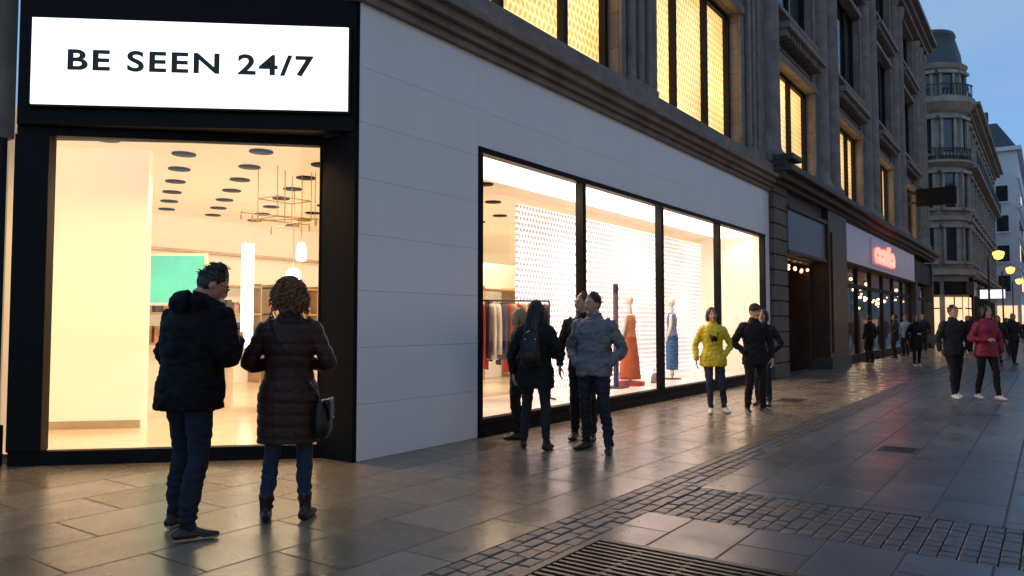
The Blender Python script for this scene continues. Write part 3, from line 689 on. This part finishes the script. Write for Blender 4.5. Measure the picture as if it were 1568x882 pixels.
    for i,sx in ((0,1),(1,-1)):
        a=arms[i]
        if a=='pocket': el=(sx*(.285+.02*B),-.07,1.13); wr=(sx*.185,.09,.96); hd=None
        elif a=='relaxed': el=(sx*(.25+.03*B),-.03,1.12); wr=(sx*(.25+.03*B),.05,.88); hd=((0,.12,-1),(-sx,.1,0),.35)
        elif a=='phone': el=(sx*.27,.03,1.13); wr=(sx*.10,.27,1.22); hd=((-sx*.5,.5,.5),(-sx*.6,-.5,.3),.8)
        elif a=='hold': el=(sx*.29,-.02,1.13); wr=(sx*.10,.20,1.12); hd=((-sx*.8,.4,.1),(0,-.6,-.6),.7)
        elif a=='fold': el=(sx*.27,.04,1.12); wr=(-sx*.02,.2,1.15); hd=((-sx,.1,0),(0,-1,0),.5)
        else: el,wr,hd=a
        sh=(sx*(sw-.01),0,1.405)
        m=[tuple((Vector(sh)*(1-t)+Vector(el)*t)) for t in (.5,)][0]
        fmid=tuple(Vector(el)*.5+Vector(wr)*.5)
        ab=B*(.92 if female else 1.0)
        add(tube([(sx*(sw-.05),0,1.40),sh,m,el,fmid,wr],[(.05,.06),(.064*ab,.07*ab),(.06*ab,.062*ab),(.053*ab,.053*ab),(.047*ab,.047*ab),(.038*ab,.038*ab)],n=14),'top')
        if hd and hands:
            hv=hand(tuple(T(wr)),hd[0],hd[1],sx,hd[2],1.0 if not female else .9); HP+= [([Vector(q)*k for q in v],f) for v,f in hv]
    HM=Matrix.Translation((0,.0,1.53))@Matrix.Rotation(radians(yaw),4,'Z')@Matrix.Rotation(radians(-pitch),4,'X')@Matrix.Translation((0,.018,.108))
    def Hd(vf,key):
        v,f=vf; add(([HM@Vector(p) for p in v],f),key)
    v,f=sphere((0,0,0),1,22,18); nv=[]
    for px,py,pz in v:
        jw=1-(.34*(-pz)**1.4 if pz<0 else 0); X=px*.075*jw; Y=py*.096*(1-(.12*(-pz) if pz<0 and py<0 else 0)); Z=pz*.118
        if py>0 and pz<-.2: Y+=.012*(-pz)
        if py>.3 and pz>.1: Y-=.006
        nv.append((X,Y,Z))
    Hd((nv,f),'skin')
    Hd(tube([(0,.088,.025),(0,.108,-.012),(0,.116,-.030),(0,.095,-.042)],[(.008,.01),(.011,.012),(.015,.012),(.010,.01)],n=10,sub=2),'skin')
    Hd(sphere((0,.085,-.095),(.026,.022,.02),10,8),'skin')
    Hd(tube([(-.045,.078,.028),(0,.092,.030),(.045,.078,.028)],[(.008,.008)]*3,n=8),'skin')
    if style!='long' and style!='curly':
        for q in(-1,1): Hd(sphere((q*.077,-.005,-.01),(.010,.02,.032),10,8),'skin')
    if style=='short':
        Hd(sphere((0,-.020,.024),(.083,.095,.110),18,14),'hair')
    elif style=='long':
        Hd(sphere((0,-.016,.02),(.088,.098,.114),18,14),'hair')
        Hd(tube([(0,-.04,.05),(0,-.075,-.06),(0,-.10,-.16),(0,-.13,-.27),(0,-.13,-.36)],[(.07,.05),(.088,.055),(.098,.05),(.09,.035),(.05,.015)],n=16),'hair')
        for q in(-1,1): Hd(tube([(q*.06,.03,.07),(q*.083,.03,-.02),(q*.088,.025,-.12),(q*.08,.03,-.20)],[(.02,.03),(.018,.03),(.018,.032),(.008,.012)],n=10),'hair')
    elif style=='bob' or style=='curly':
        s_=1.12 if style=='curly' else 1
        Hd(sphere((0,-.018,.02),(.092*s_,.10,.112),18,14),'hair')
        Hd(tube([(0,-.03,.06),(0,-.05,-.05),(0,-.045,-.13)],[(.08*s_,.06),(.10*s_,.07),(.075*s_,.05)],n=16),'hair')
        for q in(-1,1): Hd(tube([(q*.06,.02,.07),(q*.086*s_,.015,-.02),(q*.08*s_,.02,-.10)],[(.02,.035),(.022,.035),(.012,.018)],n=10),'hair')
    if cap:
        Hd(sphere((0,-.01,.045),(.088,.104,.095),18,14),'cap')
        Hd(tube([(0,.06,.075),(0,.12,.062),(0,.15,.055)],[(.07,.012),(.06,.008),(.035,.006)],n=12),'cap')
    keys=['top','bottom','shoe','skin','hair','sole','cap']; ml=[top,bottom,shoe,skin,hairm,sole or shoe,cap or hairm]
    nm,bvh,own=remesh(P,vox*k)
    for m in ml: nm.materials.append(m)
    sd=x*3.1+y
    vk=[None]*len(nm.vertices)
    for q in nm.polygons:
        loc,nn,idx,di=bvh.find_nearest(q.center); key=K[own[idx]]
        if key=='shoe' and sole and q.center.z<.028*k: mi=5
        else: mi=keys.index(key)
        q.material_index=mi; q.use_smooth=True
        for vi in q.vertices:
            vk[vi]=key
    ns=[v.normal.copy() for v in nm.vertices]; cs=[v.co.copy() for v in nm.vertices]
    for i,v in enumerate(nm.vertices):
        key=vk[i]; c=cs[i]; d=0
        if key=='top':
            if ribs and c.z/k<1.47:
                s_=abs(sin(pi*(c.z/k)/ribs+.12*sin(c.x*9))); d+=.009*(s_**.45-.8)
                d+=.004*noise.noise(Vector((c.x*22,c.y*22,c.z*40+sd)))
            else:
                d+=wrinkle*(.011*noise.noise(Vector((c.x*7+sd,c.y*7,c.z*11)))+.007*(1-abs(noise.noise(Vector((c.x*13,c.y*13+sd,c.z*20+c.x*8))))*3))
        elif key=='bottom':
            lowz=max(0,1-c.z/k/.35)
            d+=wrinkle*(.006*noise.noise(Vector((c.x*9,c.y*9+sd,c.z*14)))+(.003+.006*lowz)*sin(c.z*70+9*noise.noise(c*6)))
        elif key=='hair':
            d+=.005*noise.noise(Vector((c.x*45,c.y*45,c.z*14)))+.004*noise.noise(c*70)
            if style=='curly': d+=.018*noise.noise(c*34)
        if d: v.co=c+ns[i]*d
    ob=bpy.data.objects.new('body',nm); COL.objects.link(ob); ob.parent=e
    if HP:
        hm,_,_=remesh(HP,.0048 if vox<.02 else .007,1); hm.materials.append(skin)
        for q in hm.polygons: q.use_smooth=True
        ho=bpy.data.objects.new('hands',hm); COL.objects.link(ho); ho.parent=e
    mb=MB(); mb.M=Matrix.Scale(k,4)
    def hp(p): return tuple(T(HM@Vector(p)))
    for q in(-1,1):
        v,f=sphere((q*.031,.082,.012),(.013,.008,.007),8,6); mb.add([hp(p) for p in v],f,1,True)
        v,f=sphere((q*.031,.089,.012),(.006,.004,.006),8,6); mb.add([hp(p) for p in v],f,0,True)
        v,f=tube([(q*.014,.092,.03),(q*.032,.09,.035),(q*.05,.078,.03)],[(.004,.003)]*3,n=6); mb.add([hp(p) for p in v],f,3,True)
    v,f=tube([(-.022,.090,-.060),(0,.1,-.058),(.022,.090,-.060)],[(.003,.004),(.006,.006),(.003,.004)],n=8); mb.add([hp(p) for p in v],f,2,True)
    rnd=random.Random(int(x*100))
    ns_=0 if vox>.018 else (380 if vox<.011 else 160)
    if style=='curly': ns_=520
    if cap: ns_=0
    for i in range(ns_):
        th=rnd.uniform(0,2*pi); ph=rnd.uniform(-.1 if style!='curly' else -.5,1.0)
        sy=sin(th)
        if sy>.45 and ph<.75: continue
        cz=sin(ph*pi/2); cr=cos(ph*pi/2)
        p=Vector((.086*cr*cos(th),-.018+.097*cr*sin(th),.022+.112*cz))
        if style=='curly':
            p.x*=1.12
            pts=[]; rr=rnd.uniform(.010,.017); L=rnd.uniform(.04,.10)*(1.1-ph*.4); o=rnd.uniform(0,6)
            out=Vector((cos(th),sin(th),0))
            for t in range(11):
                u=t/10; c=p+out*(.012+.028*u*(1-ph*.5))+Vector((0,0,-L*u))+p.normalized()*.006
                a=o+u*12; pts.append(hp(c+Vector((-sin(th),cos(th),0))*cos(a)*rr+out*sin(a)*rr*.8+Vector((0,0,sin(a*1.0)*.004))))
            v,f=tube(pts,[(.0042,.0042)]*10+[(.0012,.0012)],n=4,sub=1); mb.add(v,f,3,True)
        elif style in('long','bob'):
            L=(.30 if style=='long' else .12)*rnd.uniform(.7,1.1); dd=Vector((cos(th),sin(th),0)); pts=[hp(p*1.0),hp(p+dd*.012+Vector((0,-.005,-L*.3))),hp(p+dd*.012+Vector((0,-.03,-L*.7))),hp(p*1.0+dd*rnd.uniform(0,.02)+Vector((0,-.04,-L)))]
            v,f=tube(pts,[(.005,.005),(.006,.006),(.005,.005),(.001,.001)],n=4,sub=2); mb.add(v,f,3,True)
        else:
            dd=Vector((rnd.uniform(-.5,.5),rnd.uniform(-1,.6),rnd.uniform(-.6,.2))).normalized(); q=p*1.01
            pts=[hp(q*.98),hp(q+dd*.012+p.normalized()*.003),hp(q+dd*.026+p.normalized()*.001)]
            v,f=tube(pts,[(.004,.004),(.0035,.0035),(.0008,.0008)],n=4,sub=1); mb.add(v,f,3,True)
    mb.build('face_and_hair_details',[EYE,EYEW,LIP,hairm],e)
    if extra: extra(e,k,T,hp)
    return e
blk=mat('black_cloth',(.009,.009,.011),.75,.3,8,bump=.2,bscale=200,spec=.25)
blk2=mat('charcoal_cloth',(.018,.018,.022),.75,.3,8,bump=.2,bscale=200,spec=.25)
puf=mat('black_softshell',(.005,.005,.007),.7,.2,8,bump=.1,spec=.15)
brn=mat('brown_quilted_nylon',(.036,.015,.012),.5,.15,8,bump=.1,spec=.25)
jean=mat('blue_denim',(.020,.034,.068),.8,.3,12,bump=.3,bscale=300,spec=.25)
jean2=mat('dark_denim',(.010,.015,.028),.8,.3,12,bump=.3,bscale=300,spec=.25)
gry=mat('grey_jacket_cloth',(.135,.14,.15),.7,.12,10,bump=.2,bscale=200)
yel=mat('yellow_raincoat',(.60,.48,.015),.45,.1,8)
red=mat('crimson_jacket',(.24,.010,.035),.6,.15,8)
nav=mat('navy_cloth',(.010,.012,.022),.7,.2,8,spec=.3)
lblue=mat('pale_blue_shirt',(.12,.26,.42),.7,.1)
shoeb=mat('black_shoe_leather',(.012,.011,.011),.35,.2); shoew=mat('white_trainer',(.6,.6,.58),.5,.05); solew=mat('white_sole',(.45,.44,.42),.6)
hb_=mat('dark_hair',(.012,.009,.008),.45,.3,30); hbr=mat('brown_hair',(.06,.03,.015),.5,.3,30); hbl=mat('blond_curly_hair',(.18,.088,.035),.5,.35,30); hgr=mat('dark_grey_hair',(.022,.019,.017),.55,.3,40)
hbk=mat('blond_hair',(.35,.22,.1),.5,.3,30)

def ex_man1(e,k,T,hp):
    mb=MB(); mb.M=Matrix.Scale(k,4)@Matrix.Translation((.0,.34,1.27))@Matrix.Rotation(radians(-50),4,'X')@Matrix.Rotation(radians(8),4,'Z')
    mb.box(-.036,.036,-.004,.004,-.075,.075,0); mb.build('mobile_phone',[black],e,.003)
    mb=MB(); mb.M=Matrix.Scale(k,4)
    for q in(-1,1):
        pts=[hp((q*.031+.022*cos(a),.104,.010+.017*sin(a))) for a in [i*pi/6 for i in range(13)]]
        mb.tube(pts,[.0018]*13,n=5,sub=1); mb.tube([hp((q*.053,.102,.014)),hp((q*.074,.05,.014)),hp((q*.080,-.005,.008))],[.002]*3,n=5)
    mb.tube([hp((-.009,.104,.014)),hp((0,.106,.016)),hp((.009,.104,.014))],[.0018]*3,n=5)
    mb.build('eyeglasses',[black],e)
person('man_in_black_jacket',-2.47,-1.03,12,1.84,puf,jean2,shoeb,hgr,bulk=1.36,hem=.80,flare=.98,arms=['phone','phone'],yaw=-38,pitch=32,vox=.0095,sole=solew,
       feet=[(.15,-.14,0,-35),(-.19,.08,0,12)],hood=True,lean=.09,leanx=.03,extra=ex_man1,wrinkle=1.0)
def ex_woman2(e,k,T,hp):
    mb=MB(); mb.M=Matrix.Scale(k,4)
    pts=[(-.12,.02,1.475),(-.13,-.09,1.43),(-.05,-.165,1.28),(.07,-.165,1.12),(.19,-.12,.97),(.235,-.03,.86)]
    v,f=tube([tuple(T(p)) for p in pts],[(.004,.012)]*6,n=8,ref=(1,0,.6)); mb.add(v,f,0,True)
    v,f=tube([(.25,-.03,.60),(.255,-.03,.66),(.25,-.03,.78),(.24,-.03,.86)],[(.04,.11),(.06,.14),(.055,.135),(.03,.12)],n=18,power=3.5); mb.add(v,f,0,True)
    v,f=tube([(.31,-.03,.72),(.312,-.03,.80),(.29,-.03,.87)],[(.008,.125),(.008,.13),(.03,.125)],n=14,power=4); mb.add(v,f,0,True)
    mb.sph((.322,-.03,.735),.012,m=1,nu=8,nv=6)
    mb.build('crossbody_bag',[mat('black_leather',(.012,.011,.011),.4,.2,12,bump=.2,spec=.3),brass],e)
person('woman_in_brown_coat',-1.83,-1.27,42,1.74,brn,jean,shoeb,hbl,female=True,bulk=1.2,hem=.56,flare=1.02,arms=['hold','hold'],yaw=22,pitch=10,style='curly',vox=.0085,ribs=.085,
       feet=[(.13,-.02,0,-10),(-.14,-.06,0,12)],boots=True,lean=.01,extra=ex_woman2)
def ex_bp(e,k,T,hp):
    mb=MB(); mb.M=Matrix.Scale(k,4)
    v,f=tube([(0,-.20,1.0),(0,-.22,1.05),(0,-.22,1.22),(0,-.19,1.36),(0,-.17,1.39)],[(.10,.05),(.125,.075),(.12,.07),(.085,.045),(.04,.02)],n=18,power=3); mb.add(v,f,0,True)
    v,f=tube([(0,-.29,1.04),(0,-.295,1.1),(0,-.28,1.18)],[(.08,.02),(.085,.03),(.07,.015)],n=14,power=3); mb.add(v,f,0,True)
    for q in(-1,1):
        v,f=tube([(q*.07,-.15,1.37),(q*.11,-.02,1.49),(q*.12,.09,1.38),(q*.14,.08,1.18),(q*.13,-.12,1.05)],[(.018,.006)]*5,n=8); mb.add(v,f,0,True)
        mb.sph((q*.06,-.255,1.3),.012,m=1,nu=8,nv=6)
    mb.tube([(-.03,-.17,1.39),(0,-.18,1.43),(.03,-.17,1.39)],[.007]*3)
    mb.build('backpack',[mat('black_leather',(.012,.011,.011)),mat('steel_buckle',(.6,.6,.6),.25,0,metal=1)],e)
person('woman_with_backpack',1.75,-1.05,20,1.67,blk,blk2,shoeb,hb_,female=True,bulk=1.2,hem=.72,arms=['hold','relaxed'],yaw=-15,pitch=5,style='long',feet=[(.14,-.05,0,-10),(-.16,.06,0,20)],extra=ex_bp,vox=.012)
person('man_in_grey_jacket',2.06,-1.64,188,1.75,gry,nav,shoeb,hb_,bulk=1.16,hem=.84,arms=['pocket','pocket'],yaw=-22,pitch=5,feet=[(.12,-.05,0,-25),(-.20,.08,0,15)],vox=.012,wrinkle=1.5)
person('man_in_dark_coat',2.68,-1.14,200,1.78,blk2,blk,shoeb,hbr,bulk=1.08,hem=.75,arms=['relaxed','relaxed'],yaw=-40,pitch=0,vox=.014)
person('blond_woman',2.30,-.45,120,1.60,blk,blk,shoeb,hbk,female=True,style='long',bulk=1.05,hem=.6,vox=.014)
def ex_cam(e,k,T,hp):
    mb=MB(); mb.M=Matrix.Scale(k,4)
    for q in(-1,1):
        v,f=tube([(q*.05,.0,1.5),(q*.08,.10,1.38),(q*.05,.16,1.26)],[(.008,.003)]*3,n=6); mb.add(v,f,0,True)
    mb.box(-.05,.05,.14,.19,1.20,1.265); mb.cyl((0,.19,1.232),(0,.24,1.232),.027,n=16); mb.box(-.022,.022,.15,.18,1.265,1.285)
    mb.build('camera_on_strap',[black],e)
person('woman_in_yellow_raincoat',6.30,-1.42,208,1.66,yel,jean,shoew,hb_,female=True,bulk=1.12,hem=.78,flare=1.1,arms=['relaxed','pocket'],yaw=5,style='bob',feet=[(.06,.10,0,-10),(-.18,-.02,0,20)],extra=ex_cam,vox=.014,leanx=.02)
person('man_in_black_coat',6.66,-1.96,222,1.72,blk,blk,shoeb,hb_,bulk=1.1,hem=.78,arms=['pocket','relaxed'],yaw=15,pitch=8,cap=blk2,feet=[(.15,.06,0,-15),(-.15,-.02,0,18)],vox=.014,sole=solew)
person('woman_in_dark_jacket',7.8,-1.75,180,1.66,blk,jean2,shoeb,hb_,female=True,style='bob',vox=.018)
person('man_in_dark_jacket',11.2,-4.3,215,1.75,blk2,blk,shoew,hb_,bulk=1.1,hem=.82,arms=['relaxed','relaxed'],yaw=10,feet=[(.09,.16,0,-5),(-.1,-.14,0,8)],vox=.018)
person('woman_in_red_jacket',11.3,-4.82,218,1.74,red,blk,shoew,hb_,female=True,bulk=1.15,hem=.80,arms=['hold','relaxed'],yaw=15,style='bob',feet=[(.09,-.14,0,-5),(-.1,.17,0,8)],vox=.018)
person('woman_in_black_coat',22.5,-2.2,200,1.68,blk,blk,shoew,hb_,female=True,hem=.6,bulk=1.1,style='long',arms=['relaxed','hold'],feet=[(.09,.13,0,-5),(-.1,-.12,0,8)],vox=.022)
person('man_in_blue_shirt',31.0,-.7,150,1.75,lblue,blk,shoeb,hb_,vox=.024,arms=['relaxed','pocket'])
person('man_in_navy_coat',29.0,-.6,100,1.78,nav,blk,shoeb,hb_,vox=.024,bulk=1.1,hem=.7)
person('pedestrian',24.2,-.5,60,1.7,blk,blk,shoeb,hb_,vox=.024,arms=['relaxed','relaxed'])
rr=random.Random(3)
for (px,py) in ((25.7,-4.75),(24.6,-4.35),(30,-4.0),(33,-4.4),(36,-2.6),(37,-4.1),(41,-3.6),(43,-2.2),(48,-4.6),(52,-3.8),(56,-2.8),(61,-5.0),(66,-4.4),(35.5,-.8),(75,-5)):
    far=px>28
    person('pedestrian',px,py,rr.choice((35,215,200,190,20)),rr.uniform(1.62,1.84),rr.choice((blk,blk2,nav,jean2)),rr.choice((blk,jean2)),shoeb,rr.choice((hb_,hbr)),female=rr.random()<.5,bulk=1.1,hem=rr.choice((.8,.65)),
      arms=['relaxed','relaxed'],feet=[(.09,.15,0,-5),(-.1,-.14,0,8)],vox=.035 if far else .024,style=rr.choice(('short','bob')),hands=not far)

# ------------------------------------------------------------ world, sun, camera
W=bpy.data.worlds.new('World'); S.world=W; W.use_nodes=True; nt=W.node_tree
bg=nt.nodes['Background']; sky=N(nt,'ShaderNodeTexSky'); sky.sky_type='NISHITA'; sky.sun_disc=False
sky.sun_elevation=radians(14); sky.sun_rotation=radians(235); sky.air_density=1.2; sky.dust_density=1.2; sky.ozone_density=3.0
tint=N(nt,'ShaderNodeMix',data_type='RGBA',blend_type='MULTIPLY'); tint.inputs['Factor'].default_value=1; tint.inputs['B'].default_value=(.50,.82,1.25,1)
# thin dusk cloud layer veiling the clear sky
tc=N(nt,'ShaderNodeTexCoord'); cn=N(nt,'ShaderNodeTexNoise'); cn.inputs['Scale'].default_value=2.2; cn.inputs['Detail'].default_value=5
mp=N(nt,'ShaderNodeMapping'); mp.inputs['Scale'].default_value=(1,1,3.5); nt.links.new(tc.outputs['Generated'],mp.inputs[0]); nt.links.new(mp.outputs[0],cn.inputs['Vector'])
cr=N(nt,'ShaderNodeMapRange'); cr.inputs['From Min'].default_value=.35; cr.inputs['From Max'].default_value=.65; cr.inputs['To Min'].default_value=.50; cr.inputs['To Max'].default_value=.88
nt.links.new(cn.outputs['Fac'],cr.inputs['Value'])
cl=N(nt,'ShaderNodeMix',data_type='RGBA'); cl.inputs['B'].default_value=(2.0,3.2,4.9,1)
nt.links.new(sky.outputs[0],tint.inputs['A']); nt.links.new(cr.outputs['Result'],cl.inputs['Factor']); nt.links.new(tint.outputs['Result'],cl.inputs['A'])
nt.links.new(cl.outputs['Result'],bg.inputs['Color']); bg.inputs['Strength'].default_value=.15
sl=bpy.data.lights.new('sun','SUN'); sl.energy=.03; sl.angle=radians(20); sl.color=(1,.95,.9)
so=bpy.data.objects.new('sun',sl); COL.objects.link(so)
d=Vector((sin(radians(235))*cos(radians(14)),cos(radians(235))*cos(radians(14)),sin(radians(14))))
so.rotation_euler=d.to_track_quat('Z','Y').to_euler()
cam=bpy.data.cameras.new('camera'); cam.lens=36*1157/1568; cam.sensor_width=36; cam.clip_end=2000; cam.clip_start=.05
co=bpy.data.objects.new('camera',cam); COL.objects.link(co); co.location=(-5.41,-5.83,1.42); co.rotation_euler=(radians(90+2.67),0,radians(-54.5))
S.camera=co
S.view_settings.view_transform='Standard'; S.view_settings.look='None'; S.view_settings.exposure=0
